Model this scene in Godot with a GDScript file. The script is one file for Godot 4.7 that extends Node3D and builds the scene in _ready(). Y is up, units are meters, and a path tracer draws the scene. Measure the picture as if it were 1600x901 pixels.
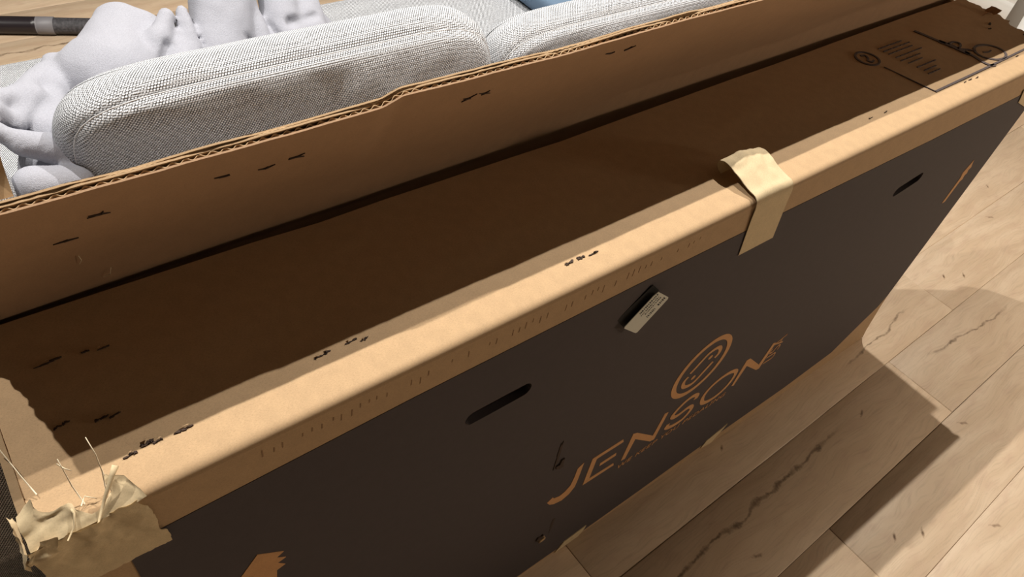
extends Node3D
# A long upright cardboard box behind a grey sofa, lit by three ceiling downlights beyond the sofa.
# x runs along the box, y is up, z runs from the sofa towards the viewer. The box front is z = 0.

var rng := RandomNumberGenerator.new()
var noise := FastNoiseLite.new()
var M := {}
const L := 1.588
const H := 0.8
const W := 0.225

func _ready():
	rng.seed = 7
	noise.seed = 11
	noise.frequency = 1.0
	noise.fractal_octaves = 3
	view()
	lamps()
	materials()
	room()
	sofa()
	cushions()
	blanket()
	bike_box()
	small_things()

# ---------------------------------------------------------------- camera, exposure, lamps
func view():
	var cam := Camera3D.new()
	cam.name = "camera"
	add_child(cam)
	cam.fov = 42.41
	cam.near = 0.02
	cam.transform = Transform3D(Basis(Vector3(0.79535, 0.13312, 0.59135), Vector3(0.36075, 0.68004, -0.63828), Vector3(-0.48711, 0.72099, 0.49284)).orthonormalized(), Vector3(0.07664, 1.31472, 0.32122))
	cam.current = true
	var env := Environment.new()
	env.background_mode = Environment.BG_COLOR
	env.background_color = Color(0, 0, 0)
	env.tonemap_mode = Environment.TONE_MAPPER_LINEAR
	env.tonemap_exposure = 1.0
	env.sdfgi_enabled = true
	env.ssao_enabled = true
	env.ssil_enabled = true
	var we := WorldEnvironment.new()
	we.name = "world_environment"
	we.environment = env
	add_child(we)

func lamps():
	var warm := Color(1.0, 0.98, 0.945)
	var spots := [[Vector3(-0.28, 2.5, -0.82), 2.8, "white ceiling downlight nearest the left end of the sofa"], [Vector3(0.6, 2.5, -0.82), 3.5, "white ceiling downlight over the middle of the sofa"], [Vector3(1.6, 2.5, -0.66), 4.4, "white ceiling downlight nearest the right end of the cardboard box"]]
	for s in spots:
		var t := thing("ceiling_downlight", s[2], "ceiling light", s[0], 0.0, "ceiling downlights in a row")
		var rim := SurfaceTool.new()
		rim.begin(Mesh.PRIMITIVE_TRIANGLES)
		lathe(rim, [Vector2(0.036, 0.03), Vector2(0.036, 0.0), Vector2(0.052, -0.002), Vector2(0.054, 0.004), Vector2(0.054, 0.049)], 32)
		put("rim", rim, flat(Color(0.9, 0.9, 0.88), 0.5), t)
		var lens := SurfaceTool.new()
		lens.begin(Mesh.PRIMITIVE_TRIANGLES)
		lathe(lens, [Vector2(0.0, 0.02), Vector2(0.02, 0.021), Vector2(0.035, 0.024)], 24)
		var glow := flat(Color(1, 1, 1), 0.4)
		glow.emission_enabled = true
		glow.emission = warm
		glow.emission_energy_multiplier = 3.0
		put("lens", lens, glow, t)
		var l := SpotLight3D.new()
		l.name = "beam"
		l.position = Vector3(0, -0.005, 0)
		l.rotation_degrees = Vector3(-90, 0, 0)
		l.spot_angle = 66
		l.spot_angle_attenuation = 0.6
		l.spot_range = 12
		l.spot_attenuation = 2
		l.light_color = warm
		l.light_energy = s[1]
		l.light_size = 0.01
		l.shadow_enabled = true
		t.add_child(l)

	# a standard lamp in the front right part of the room gives the low soft fill
	var lamp := thing("standard_lamp", "standard lamp with a drum shade in front of the box, far right", "floor lamp", Vector3(3.0, 0, 1.9))
	var st := begin()
	lathe(st, [Vector2(0, 0), Vector2(0.14, 0), Vector2(0.14, 0.012), Vector2(0.02, 0.024), Vector2(0, 0.024)], 32)
	put("base", st, flat(Color8(60, 58, 56), 0.5), lamp)
	st = begin()
	lathe(st, [Vector2(0, 0.02), Vector2(0.011, 0.02), Vector2(0.011, 1.0), Vector2(0, 1.0)], 16)
	put("pole", st, flat(Color8(60, 58, 56), 0.5), lamp)
	st = begin()
	lathe(st, [Vector2(0.0, 0.95), Vector2(0.19, 0.95), Vector2(0.17, 1.28), Vector2(0.0, 1.28)], 40)
	var cloth_glow := flat(Color8(240, 228, 208))
	cloth_glow.emission_enabled = true
	cloth_glow.emission = Color(1.0, 0.92, 0.82)
	cloth_glow.emission_energy_multiplier = 0.9
	put("shade", st, cloth_glow, lamp)
	var o := OmniLight3D.new()
	o.name = "bulb"
	o.position = Vector3(0, 1.1, 0)
	o.light_color = Color(1.0, 0.92, 0.82)
	o.light_energy = 1.55
	o.light_size = 0.16
	o.omni_range = 10
	o.omni_attenuation = 2
	o.shadow_enabled = true
	lamp.add_child(o)

# ---------------------------------------------------------------- helpers
func thing(called: String, label: String, category: String, at := Vector3.ZERO, turn := 0.0, group := "") -> Node3D:
	var o := Node3D.new()
	o.name = numbered(called, self)
	add_child(o)
	o.position = at
	o.rotation.y = turn
	tag(o, label, category, group)
	return o

func tag(o: Node, label: String, category := "", group := ""):
	o.set_meta("label", label)
	if category != "":
		o.set_meta("category", category)
	if group != "":
		o.set_meta("group", group)

func numbered(called: String, parent: Node) -> String:
	if not parent.has_node(called):
		return called
	var i := 1
	while parent.has_node("%s_%03d" % [called, i]):
		i += 1
	return "%s_%03d" % [called, i]

func mesh_node(called: String, mesh: Mesh, m: Material, parent: Node = self) -> MeshInstance3D:
	var o := MeshInstance3D.new()
	o.name = numbered(called, parent)
	o.mesh = mesh
	o.material_override = m
	parent.add_child(o)
	return o

func put(called: String, st: SurfaceTool, m: Material, parent: Node = self, smooth := true) -> MeshInstance3D:
	st.generate_normals()
	return mesh_node(called, st.commit(), m, parent)

func begin() -> SurfaceTool:
	var st := SurfaceTool.new()
	st.begin(Mesh.PRIMITIVE_TRIANGLES)
	return st

func struct(o: Node, label := ""):
	o.set_meta("kind", "structure")
	if label != "":
		o.set_meta("label", label)

func tri(st: SurfaceTool, a: Vector3, b: Vector3, c: Vector3):
	st.add_vertex(a)
	st.add_vertex(b)
	st.add_vertex(c)

func quad(st: SurfaceTool, a: Vector3, b: Vector3, c: Vector3, d: Vector3):
	tri(st, a, b, c)
	tri(st, a, c, d)

func lathe(st: SurfaceTool, prof: Array, n: int, at := Vector3.ZERO):
	for i in n:
		var a := TAU * i / n
		var b := TAU * (i + 1) / n
		for k in prof.size() - 1:
			var p: Vector2 = prof[k]
			var q: Vector2 = prof[k + 1]
			var v := [at + Vector3(p.x * cos(a), p.y, p.x * sin(a)), at + Vector3(p.x * cos(b), p.y, p.x * sin(b)), at + Vector3(q.x * cos(b), q.y, q.x * sin(b)), at + Vector3(q.x * cos(a), q.y, q.x * sin(a))]
			if p.x > 0.0001:
				tri(st, v[0], v[1], v[2])
			if q.x > 0.0001:
				tri(st, v[0], v[2], v[3])

# a sheet from a function of (s, t) in 0..1, nu x nv cells
func sheet(st: SurfaceTool, f: Callable, nu: int, nv: int):
	var pts: Array[Vector3] = []
	for j in nv + 1:
		for i in nu + 1:
			pts.append(f.call(float(i) / nu, float(j) / nv))
	for j in nv:
		for i in nu:
			var a := j * (nu + 1) + i
			quad(st, pts[a], pts[a + nu + 1], pts[a + nu + 2], pts[a + 1])

func tube(st: SurfaceTool, path: Array, r0: float, r1: float, n := 6):
	var rings := []
	for i in path.size():
		var p: Vector3 = path[i]
		var d: Vector3 = (path[mini(i + 1, path.size() - 1)] - path[maxi(i - 1, 0)]).normalized()
		var s := d.cross(Vector3(0.31, 0.2, 0.93)).normalized()
		var u := s.cross(d)
		var r := lerpf(r0, r1, float(i) / (path.size() - 1))
		var ring := []
		for k in n:
			ring.append(p + (s * cos(TAU * k / n) + u * sin(TAU * k / n)) * r)
		rings.append(ring)
	for i in rings.size() - 1:
		for k in n:
			quad(st, rings[i][k], rings[i][(k + 1) % n], rings[i + 1][(k + 1) % n], rings[i + 1][k])
	for e in [0, rings.size() - 1]:
		for k in range(1, n - 1):
			tri(st, rings[e][0], rings[e][k], rings[e][k + 1])

# rounded box, centre c, full size s, radius r; "puff" swells the large faces
func rbox(st: SurfaceTool, c: Vector3, s: Vector3, r: float, seg := 3, inner := 1, puff := Vector3.ZERO):
	var axes := []
	for ax in 3:
		var h: float = s[ax] / 2
		var l := []
		for i in seg + 1:
			l.append(-h + r * (1 - cos(PI / 2 * i / seg)) if i < seg else -h + r)
		for i in range(1, inner):
			l.append(lerpf(-h + r, h - r, float(i) / inner))
		for i in seg + 1:
			l.append(h - r * (1 - cos(PI / 2 * (seg - i) / seg)) if i > 0 else h - r)
		axes.append(l)
	var hs := s / 2
	var fit := func(p: Vector3) -> Vector3:
		var q := Vector3(clampf(p.x, -hs.x + r, hs.x - r), clampf(p.y, -hs.y + r, hs.y - r), clampf(p.z, -hs.z + r, hs.z - r))
		var d := p - q
		var o := q + (d.normalized() * r if d.length() > 0.00001 else Vector3.ZERO)
		if puff != Vector3.ZERO:
			var e := Vector3(1 - pow(o.x / hs.x, 2), 1 - pow(o.y / hs.y, 2), 1 - pow(o.z / hs.z, 2))
			o += Vector3(signf(o.x) * puff.x * e.y * e.z if absf(o.x) > hs.x * 0.5 else 0.0, signf(o.y) * puff.y * e.x * e.z if absf(o.y) > hs.y * 0.5 else 0.0, signf(o.z) * puff.z * e.x * e.y if absf(o.z) > hs.z * 0.5 else 0.0)
		return c + o
	for ax in 3:
		var u: int = (ax + 1) % 3
		var v: int = (ax + 2) % 3
		for side in [-1.0, 1.0]:
			for i in axes[u].size() - 1:
				for j in axes[v].size() - 1:
					var k := []
					for o in [[0, 0], [1, 0], [1, 1], [0, 1]]:
						var p := Vector3.ZERO
						p[ax] = hs[ax] * side
						p[u] = axes[u][i + o[0]]
						p[v] = axes[v][j + o[1]]
						k.append(fit.call(p))
					if side < 0:
						quad(st, k[0], k[1], k[2], k[3])
					else:
						quad(st, k[3], k[2], k[1], k[0])

# flat polygon with thickness: 2D points carried by the frame f (x, y in the plane, z out of it), from depth d0 to d1
func plate(st: SurfaceTool, poly: PackedVector2Array, f: Transform3D, d0: float, d1: float):
	st.set_smooth_group(-1)
	var ids := Geometry2D.triangulate_polygon(poly)
	for i in range(0, ids.size(), 3):
		for d in [d0, d1]:
			var v := []
			for k in 3:
				v.append(f * Vector3(poly[ids[i + k]].x, poly[ids[i + k]].y, d))
			if d == d1:
				tri(st, v[0], v[1], v[2])
			else:
				tri(st, v[2], v[1], v[0])
	for i in poly.size():
		var a := poly[i]
		var b := poly[(i + 1) % poly.size()]
		quad(st, f * Vector3(a.x, a.y, d0), f * Vector3(b.x, b.y, d0), f * Vector3(b.x, b.y, d1), f * Vector3(a.x, a.y, d1))

# inked line of a given width along a 2D path
func stroke(st: SurfaceTool, pts: Array, w: float, f: Transform3D, d1: float, closed := false, d0 := 0.0):
	var line: Array[Vector2] = []
	var n := pts.size()
	var last := n if closed else n - 1
	for i in last:
		for k in 6:
			var t := k / 6.0
			var p0: Vector2 = pts[(i - 1 + n) % n] if closed else pts[maxi(i - 1, 0)]
			var p3: Vector2 = pts[(i + 2) % n] if closed else pts[mini(i + 2, n - 1)]
			line.append((pts[i] as Vector2).cubic_interpolate(pts[(i + 1) % n], p0, p3, t))
	if not closed:
		line.append(pts[n - 1])
	var m := line.size()
	var edge := []
	for i in m:
		var d := (line[(i + 1) % m] - line[(i - 1 + m) % m]) if closed else (line[mini(i + 1, m - 1)] - line[maxi(i - 1, 0)])
		var o := d.normalized().orthogonal() * w / 2
		edge.append([line[i] + o, line[i] - o])
	for i in (m if closed else m - 1):
		var a = edge[i]
		var b = edge[(i + 1) % m]
		plate(st, PackedVector2Array([a[0], b[0], b[1], a[1]]), f, d0, d1)

func table(x: float, xs: Array, ys: Array) -> float:
	if x <= xs[0]:
		return ys[0]
	for i in range(1, xs.size()):
		if x <= xs[i]:
			return lerpf(ys[i - 1], ys[i], (x - xs[i - 1]) / (xs[i] - xs[i - 1]))
	return ys[-1]

# ---------------------------------------------------------------- materials
func flat(c: Color, rough := 0.9) -> StandardMaterial3D:
	var m := StandardMaterial3D.new()
	m.albedo_color = c
	m.roughness = rough
	return m

func image_tex(w: int, h: int, f: Callable, grey := false) -> ImageTexture:
	var b := PackedByteArray()
	b.resize(w * h * (1 if grey else 3))
	var k := 0
	for y in h:
		for x in w:
			if grey:
				b[k] = clampi(int(f.call(x, y) * 255.0), 0, 255)
				k += 1
			else:
				var c: Color = f.call(x, y)
				b[k] = clampi(int(c.r * 255.0), 0, 255)
				b[k + 1] = clampi(int(c.g * 255.0), 0, 255)
				b[k + 2] = clampi(int(c.b * 255.0), 0, 255)
				k += 3
	var im := Image.create_from_data(w, h, false, Image.FORMAT_L8 if grey else Image.FORMAT_RGB8, b)
	im.generate_mipmaps()
	return ImageTexture.create_from_image(im)

func noise_tex(freq: float, octaves: int, from: Color, to: Color, size := 512) -> NoiseTexture2D:
	var n := FastNoiseLite.new()
	n.seed = 5
	n.frequency = freq
	n.fractal_octaves = octaves
	var t := NoiseTexture2D.new()
	t.width = size
	t.height = size
	t.seamless = true
	t.noise = n
	var g := Gradient.new()
	g.set_color(0, from)
	g.set_color(1, to)
	t.color_ramp = g
	return t

func kraft(tone: Color) -> StandardMaterial3D:
	var m := flat(tone, 0.85)
	m.albedo_texture = M.kraft_tex
	m.uv1_triplanar = true
	m.uv1_scale = Vector3(5, 5, 5)
	return m

func weave(tone: Color) -> StandardMaterial3D:
	var m := flat(tone, 0.95)
	m.albedo_texture = M.weave_tex
	m.uv1_triplanar = true
	m.uv1_scale = Vector3(8, 8, 8)
	m.heightmap_enabled = true
	m.heightmap_texture = M.weave_high
	m.heightmap_scale = 0.2
	return m

func materials():
	var fine := FastNoiseLite.new()
	fine.seed = 3
	fine.frequency = 0.35
	fine.fractal_octaves = 2
	M.kraft_tex = image_tex(512, 512, func(x, y):
		var n: float = fine.get_noise_2d(x * 0.35, y) * 0.05 + noise.get_noise_2d(x * 0.02, y * 0.02) * 0.03
		var f: float = fine.get_noise_2d(x + 900, y * 0.6)
		if f > 0.42:
			n -= 0.06
		return Color(0.95 + n, 0.95 + n, 0.95 + n))
	# woven upholstery: short pale stitches in staggered rows on a dark ground
	var cells := {}
	for i in 34:
		for j in 52:
			cells[i * 100 + j] = rng.randf()
	var stitch := func(x, y):
		var row := int(y / (1024.0 / 52.0)) % 52
		var fx: float = x / (1024.0 / 34.0) + (0.5 if row % 2 == 1 else 0.0)
		var col := int(fx) % 34
		var u: float = fx - floorf(fx) - 0.5
		var v: float = y / (1024.0 / 52.0) - floorf(y / (1024.0 / 52.0)) - 0.5
		var lift: float = clampf(1.15 - (pow(absf(u * 2.0), 3.0) + pow(absf((v + u * 0.28) * 1.9), 2.4)), 0.0, 1.0)
		return Vector2(lift, cells[col * 100 + row])
	M.weave_tex = image_tex(1024, 1024, func(x, y):
		var s: Vector2 = stitch.call(x, y)
		var ground := 0.15 + 0.12 * s.y
		var thread := 0.86 + 0.14 * s.y
		var c := lerpf(ground, thread, s.x)
		return Color(c, c, c * 1.01))
	M.weave_high = image_tex(1024, 1024, func(x, y):
		var s: Vector2 = stitch.call(x, y)
		return s.x * (0.6 + 0.4 * s.y), true)
	M.kraft = kraft(Color8(178, 148, 112))
	M.kraft_in = kraft(Color8(170, 136, 104))
	M.tape = kraft(Color8(208, 187, 150))
	M.ink_front = kraft(Color8(66, 58, 60))
	M.ink_top = kraft(Color8(92, 80, 78))
	M.print_tan = kraft(Color8(196, 148, 100))
	M.tear_and_hole_shade = flat(Color8(56, 40, 30))  # dark brown for torn marks, standing in for the shade inside holes
	M.weave = weave(Color8(248, 251, 255))
	M.seam = flat(Color8(196, 196, 198))
	M.white_paint = flat(Color8(248, 247, 243), 0.5)
	M.wall = flat(Color8(205, 200, 192))
	M.wall.albedo_texture = noise_tex(0.05, 4, Color(0.97, 0.97, 0.97), Color(1, 1, 1))
	M.wall.uv1_triplanar = true
	M.wall_white = flat(Color8(246, 244, 240))
	M.ceiling = flat(Color8(120, 114, 108))
	var fl := flat(Color8(164, 165, 175), 1.0)
	fl.albedo_texture = noise_tex(0.12, 4, Color(0.86, 0.86, 0.86), Color(1, 1, 1))
	fl.uv1_triplanar = true
	fl.uv1_scale = Vector3(6, 6, 6)
	fl.heightmap_enabled = true
	fl.heightmap_texture = noise_tex(0.25, 3, Color(0, 0, 0), Color(1, 1, 1))
	fl.heightmap_scale = 0.08
	fl.rim_enabled = true
	fl.rim = 0.3
	M.fleece = fl

# ---------------------------------------------------------------- room
func plank_texture(sd: int, veins: Array, knots: Array) -> StandardMaterial3D:
	var n := FastNoiseLite.new()
	n.seed = sd
	n.frequency = 1.0
	n.fractal_octaves = 3
	var m := flat(Color(1, 1, 1), 0.55)
	m.albedo_texture = image_tex(1024, 144, func(x, y):
		var u: float = x / 1024.0 * 1.3
		var v: float = y / 144.0 * 0.175
		var wob := n.get_noise_2d(u * 3.0, v * 9.0) * 0.02
		var grain := n.get_noise_2d(u * 9.0 + 40.0, (v + wob) * 260.0)
		var broad := n.get_noise_2d(u * 2.2 + 90.0, (v + wob) * 22.0)
		var blot := n.get_noise_2d(u * 12.0 + 5.0, v * 30.0 + 70.0)
		var c := Color8(204, 181, 154)
		c = c.lerp(Color8(178, 151, 122), clampf(0.32 + broad * 0.75, 0.0, 1.0) * 0.6)
		c = c.lerp(Color8(188, 160, 136), clampf(blot, 0.0, 1.0) * 0.7)
		c = c.darkened(clampf(grain, 0.0, 1.0) * 0.10)
		for k in veins:
			if u > k[1] and u < k[2]:
				var mid: float = k[0] + (u - k[1]) * k[3] + n.get_noise_2d(u * 7.0, k[0] * 90.0) * 0.014 + n.get_noise_2d(u * 40.0, 3.0) * 0.0016
				var wide: float = k[4] * (0.75 + 0.9 * n.get_noise_2d(u * 16.0, 7.0 + k[0] * 50.0))
				var d := absf(v - mid)
				var e: float = clampf(minf(u - k[1], k[2] - u) * 12.0, 0.0, 1.0)
				if wide > 0.0 and d < wide * 2.4:
					c = c.lerp(Color8(92, 74, 56), clampf(1.15 - d / (wide * 2.4) + 0.5 * n.get_noise_2d(u * 130.0, v * 130.0), 0.0, 1.0) * e * (0.55 + 0.5 * n.get_noise_2d(u * 30.0, 9.0)))
		for k in knots:
			var q := Vector2(u - k[0], v - k[1]).rotated(k[2])
			var d := Vector2(q.x / k[3], q.y / (k[3] * 0.3)).length() + n.get_noise_2d(u * 90.0, v * 90.0) * 0.5
			if d < 1.0:
				c = c.lerp(Color8(96, 72, 52), (1.0 - d) * 0.9)
		return c)
	return m

func plank_mesh(len: float, wid: float, u0: float, flip: bool) -> ArrayMesh:
	var st := begin()
	var g := 0.0005
	var b := 0.0016
	var rings := []
	for r in [[g, -0.012], [g, -b * 0.8], [g + b, 0.0]]:
		var a: float = r[0]
		rings.append([Vector3(a, r[1], a), Vector3(len - a, r[1], a), Vector3(len - a, r[1], wid - a), Vector3(a, r[1], wid - a)])
	var uv := func(p: Vector3):
		var u := u0 + p.x / 1.3
		st.set_uv(Vector2(-u if flip else u, p.z / wid))
		st.add_vertex(p)
	for k in 2:
		for i in 4:
			var a: Array = rings[k]
			var c: Array = rings[k + 1]
			for p in [a[i], a[(i + 1) % 4], c[(i + 1) % 4], a[i], c[(i + 1) % 4], c[i]]:
				uv.call(p)
	var t: Array = rings[2]
	for p in [t[0], t[1], t[2], t[0], t[2], t[3]]:
		uv.call(p)
	st.generate_normals()
	return st.commit()

func slab(called: String, lo: Vector3, hi: Vector3, m: Material, parent: Node = self) -> MeshInstance3D:
	var b := BoxMesh.new()
	b.size = hi - lo
	var o := mesh_node(called, b, m, parent)
	o.position = (lo + hi) / 2
	return o

func room():
	var x0 := -3.6
	var x1 := 3.9
	var z0 := -4.6
	var z1 := 5.0
	var top := 2.55
	struct(slab("ceiling", Vector3(x0 - 0.1, top, z0 - 0.1), Vector3(x1 + 0.1, top + 0.1, z1 + 0.1), M.ceiling))
	struct(slab("wall_left", Vector3(x0 - 0.1, -0.1, z0 - 0.1), Vector3(x0, top, z1 + 0.1), M.wall))
	struct(slab("wall_right", Vector3(x1, -0.1, z0 - 0.1), Vector3(x1 + 0.1, top, z1 + 0.1), M.wall_white))
	struct(slab("wall_back", Vector3(x0, -0.1, z0 - 0.1), Vector3(x1, top, z0), M.wall))
	struct(slab("wall_front", Vector3(x0, -0.1, z1), Vector3(x1, top, z1 + 0.1), M.wall))
	var sk := begin()
	var prof := [Vector2(0, 0), Vector2(0.016, 0), Vector2(0.016, 0.066), Vector2(0.012, 0.074), Vector2(0.011, 0.082), Vector2(0.006, 0.092), Vector2(0, 0.094)]
	for i in prof.size() - 1:
		quad(sk, Vector3(x1 - prof[i].x, prof[i].y, z0), Vector3(x1 - prof[i + 1].x, prof[i + 1].y, z0), Vector3(x1 - prof[i + 1].x, prof[i + 1].y, z1), Vector3(x1 - prof[i].x, prof[i].y, z1))
	struct(put("baseboard_right", sk, M.white_paint, self, false), "white moulded skirting along the right wall")
	# floor: rows of planks, turned a little from the box
	var f := Node3D.new()
	f.name = "floor"
	add_child(f)
	f.rotation.y = 0.0224
	struct(f, "pale knotty oak plank floor")
	slab("underlay", Vector3(x0 - 0.3, -0.06, z0 - 0.3), Vector3(x1 + 0.3, -0.012, z1 + 0.3), flat(Color8(70, 50, 34)), f)
	var oak := [
		plank_texture(21, [[0.075, 0.0, 1.02, -0.028, 0.0030]], [[0.30, 0.13, 0.6, 0.016], [0.62, 0.125, -0.4, 0.014], [1.1, 0.05, 0.4, 0.012]]),
		plank_texture(22, [[0.03, 0.25, 0.75, 0.07, 0.0022]], [[0.12, 0.1, 0.9, 0.013], [0.9, 0.05, 0.2, 0.016]]),
		plank_texture(23, [[0.12, 0.85, 1.2, -0.05, 0.0018]], [[0.3, 0.06, 1.0, 0.011], [0.42, 0.1, 0.7, 0.012]]),
		plank_texture(24, [], [[0.1, 0.09, 0.7, 0.012], [0.16, 0.12, 0.7, 0.012], [0.5, 0.03, -0.6, 0.014], [0.8, 0.12, 0.9, 0.01]]),
		plank_texture(25, [[0.05, 0.1, 0.5, 0.09, 0.0018]], [[0.6, 0.09, 0.3, 0.012]])]
	var shared := {}
	var row0 := -18
	for r in range(row0, 13):
		var z := -0.055 + 0.175 * r
		# the joints that the photograph shows: row 0, row 1, row 2
		var start := rng.randf() * 1.3 - 2.0 - 1.3
		if r == 0:
			start = 0.66 - 2.6
		elif r == 1:
			start = 1.635 - 3.9
		elif r == 2:
			start = 1.127 - 3.9
		var x := start
		var k := 0
		while x < x1 + 0.1:
			var kind: int = [0, 1, 2, 3, 3, 3, 4, 3][rng.randi() % 8]
			var u0 := 0.0
			if r == 1 and absf(x - 0.335) < 0.01:
				kind = 0
			elif r == 1 and absf(x - 1.635) < 0.01:
				kind = 4
			elif r == 0 and absf(x - 0.66) < 0.01:
				kind = 2
			elif r == 2 and absf(x - 1.127) < 0.01:
				kind = 3
			var flip: bool = rng.randf() < 0.4 and r != 0 and r != 1 and r != 2
			if x + 1.3 > -1.6:
				if not shared.has(flip):
					shared[flip] = plank_mesh(1.3, 0.175, u0, flip)
				var o := mesh_node("plank", shared[flip], oak[kind], f)
				o.position = Vector3(x, 0, z)
			x += 1.3
			k += 1

# ---------------------------------------------------------------- sofa, cushions, blanket
func sofa():
	var t := thing("sofa", "light grey woven fabric sofa standing behind the long cardboard box", "sofa")
	var st := begin()
	rbox(st, Vector3(0.45, 0.515, -0.345), Vector3(2.3, 0.29, 0.19), 0.04, 4, 1)
	put("backrest", st, M.weave, t)
	for k in 2:
		st = begin()
		rbox(st, Vector3(-0.02 + 0.95 * k, 0.37, -0.84), Vector3(0.945, 0.17, 0.81), 0.035, 4, 6, Vector3(0, 0.01, 0))
		put("seat_cushion", st, M.weave, t)
	for sgn in [-1.0, 1.0]:
		st = begin()
		rbox(st, Vector3(0.45 + sgn * 1.07, 0.38, -0.82), Vector3(0.17, 0.5, 0.86), 0.04, 4, 1)
		put("armrest", st, M.weave, t)
	st = begin()
	rbox(st, Vector3(0.45, 0.19, -0.80), Vector3(2.26, 0.26, 0.86), 0.02, 2, 1)
	put("base", st, M.weave, t)
	for p in [Vector3(-0.55, 0.03, -0.48), Vector3(1.45, 0.03, -0.48), Vector3(-0.55, 0.03, -1.15), Vector3(1.45, 0.03, -1.15)]:
		st = begin()
		lathe(st, [Vector2(0.0, -0.03), Vector2(0.022, -0.03), Vector2(0.028, 0.035), Vector2(0.0, 0.035)], 16, p)
		put("leg", st, flat(Color8(150, 118, 86), 0.5), t)

# box cushion: two swollen panels joined by a border, with a stitched groove along both seams
func cushion_mesh(hx: float, hy: float, hz: float, sd: float, twist: float) -> SurfaceTool:
	var st := begin()
	var na := 160
	var outline := func(a: float) -> Vector2:
		var c := cos(a)
		var s := sin(a)
		var n := 6.5
		var r := 1.0 / pow(pow(absf(c), n) + pow(absf(s), n), 1.0 / n)
		return Vector2(c * r * hx, s * r * hy)
	var wrinkle := func(p: Vector3) -> float:
		return noise.get_noise_3d(p.x * 7.0 + sd, p.y * 7.0, p.z * 7.0) * 0.006
	var rows := []
	var radii := [0.0, 0.15, 0.3, 0.45, 0.58, 0.68, 0.76, 0.83, 0.88, 0.92, 0.95, 0.97, 0.985, 1.0]
	for side in [1.0, -1.0]:
		var face := []
		for r in radii:
			var ring := []
			for i in na:
				var b: Vector2 = outline.call(TAU * i / na)
				var e: float = 1.0 - r * r
				var z: float = hz * 0.86 + 0.026 * pow(e, 0.6) - 0.007 * exp(-pow((1.0 - r) / 0.018, 2.0))
				var p := Vector3(b.x * r, b.y * r, z * side)
				p.z += wrinkle.call(p) * side * minf(e * 3.0, 1.0)
				p.z -= twist * (p.y - hy) * p.x / hx
				ring.append(p)
			face.append(ring)
		rows.append(face)
	var border := []
	for k in 17:
		var s := k / 16.0
		var ring := []
		for i in na:
			var b: Vector2 = outline.call(TAU * i / na)
			var swell: float = 0.016 * pow(sin(PI * s), 0.5) - 0.004
			var nrm := Vector2(signf(b.x) * pow(absf(b.x / hx), 4.0) / hx, signf(b.y) * pow(absf(b.y / hy), 4.0) / hy).normalized()
			var q := b + nrm * swell
			var p := Vector3(q.x, q.y, lerpf(hz * 0.86 - 0.007, -hz * 0.86 + 0.007, s))
			p += Vector3(nrm.x, nrm.y, 0) * wrinkle.call(p) * sin(PI * s)
			p.z -= twist * (p.y - hy) * p.x / hx
			ring.append(p)
		border.append(ring)
	for side in 2:
		for k in radii.size() - 1:
			for i in na:
				var j := (i + 1) % na
				var a = rows[side][k]
				var b = rows[side][k + 1]
				if side == 0:
					quad(st, a[i], b[i], b[j], a[j])
				else:
					quad(st, a[i], a[j], b[j], b[i])
	for k in 16:
		for i in na:
			var j := (i + 1) % na
			quad(st, border[k][i], border[k + 1][i], border[k + 1][j], border[k][j])
	return st

func cushions():
	var spots := [[-0.222, 0.0, 0.624, 0.10, 0.15, "grey woven back cushion at the left edge, left of the heaped blanket"], [0.4420, 2.0, 0.624, 0.07, 0.30, "grey woven back cushion in front of the heaped blanket, with a whole seam line showing"], [1.064, 5.0, 0.570, 0.02, 0.08, "grey woven back cushion partly hidden by the raised cardboard flap on the right"]]
	for s in spots:
		var t := thing("back_cushion", s[5], "cushion", Vector3(s[0], s[2], -0.54), 0.0, "woven sofa back cushions")
		t.rotation.x = s[3]
		put("cover", cushion_mesh(0.292, 0.168, 0.044, s[1], s[4]), M.weave, t)
		var st := begin()
		var path := []
		for i in 97:
			var a := TAU * i / 96
			var r := 1.0 / pow(pow(absf(cos(a)), 6.5) + pow(absf(sin(a)), 6.5), 1.0 / 6.5)
			path.append(Vector3(cos(a) * r * 0.292, sin(a) * r * 0.168, 0.044 * 0.86 - 0.0069 - s[4] * (sin(a) * r * 0.168 - 0.168) * cos(a) * r))
		tube(st, path, 0.0009, 0.0009, 5)
		put("seam", st, M.seam, t)

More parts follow.
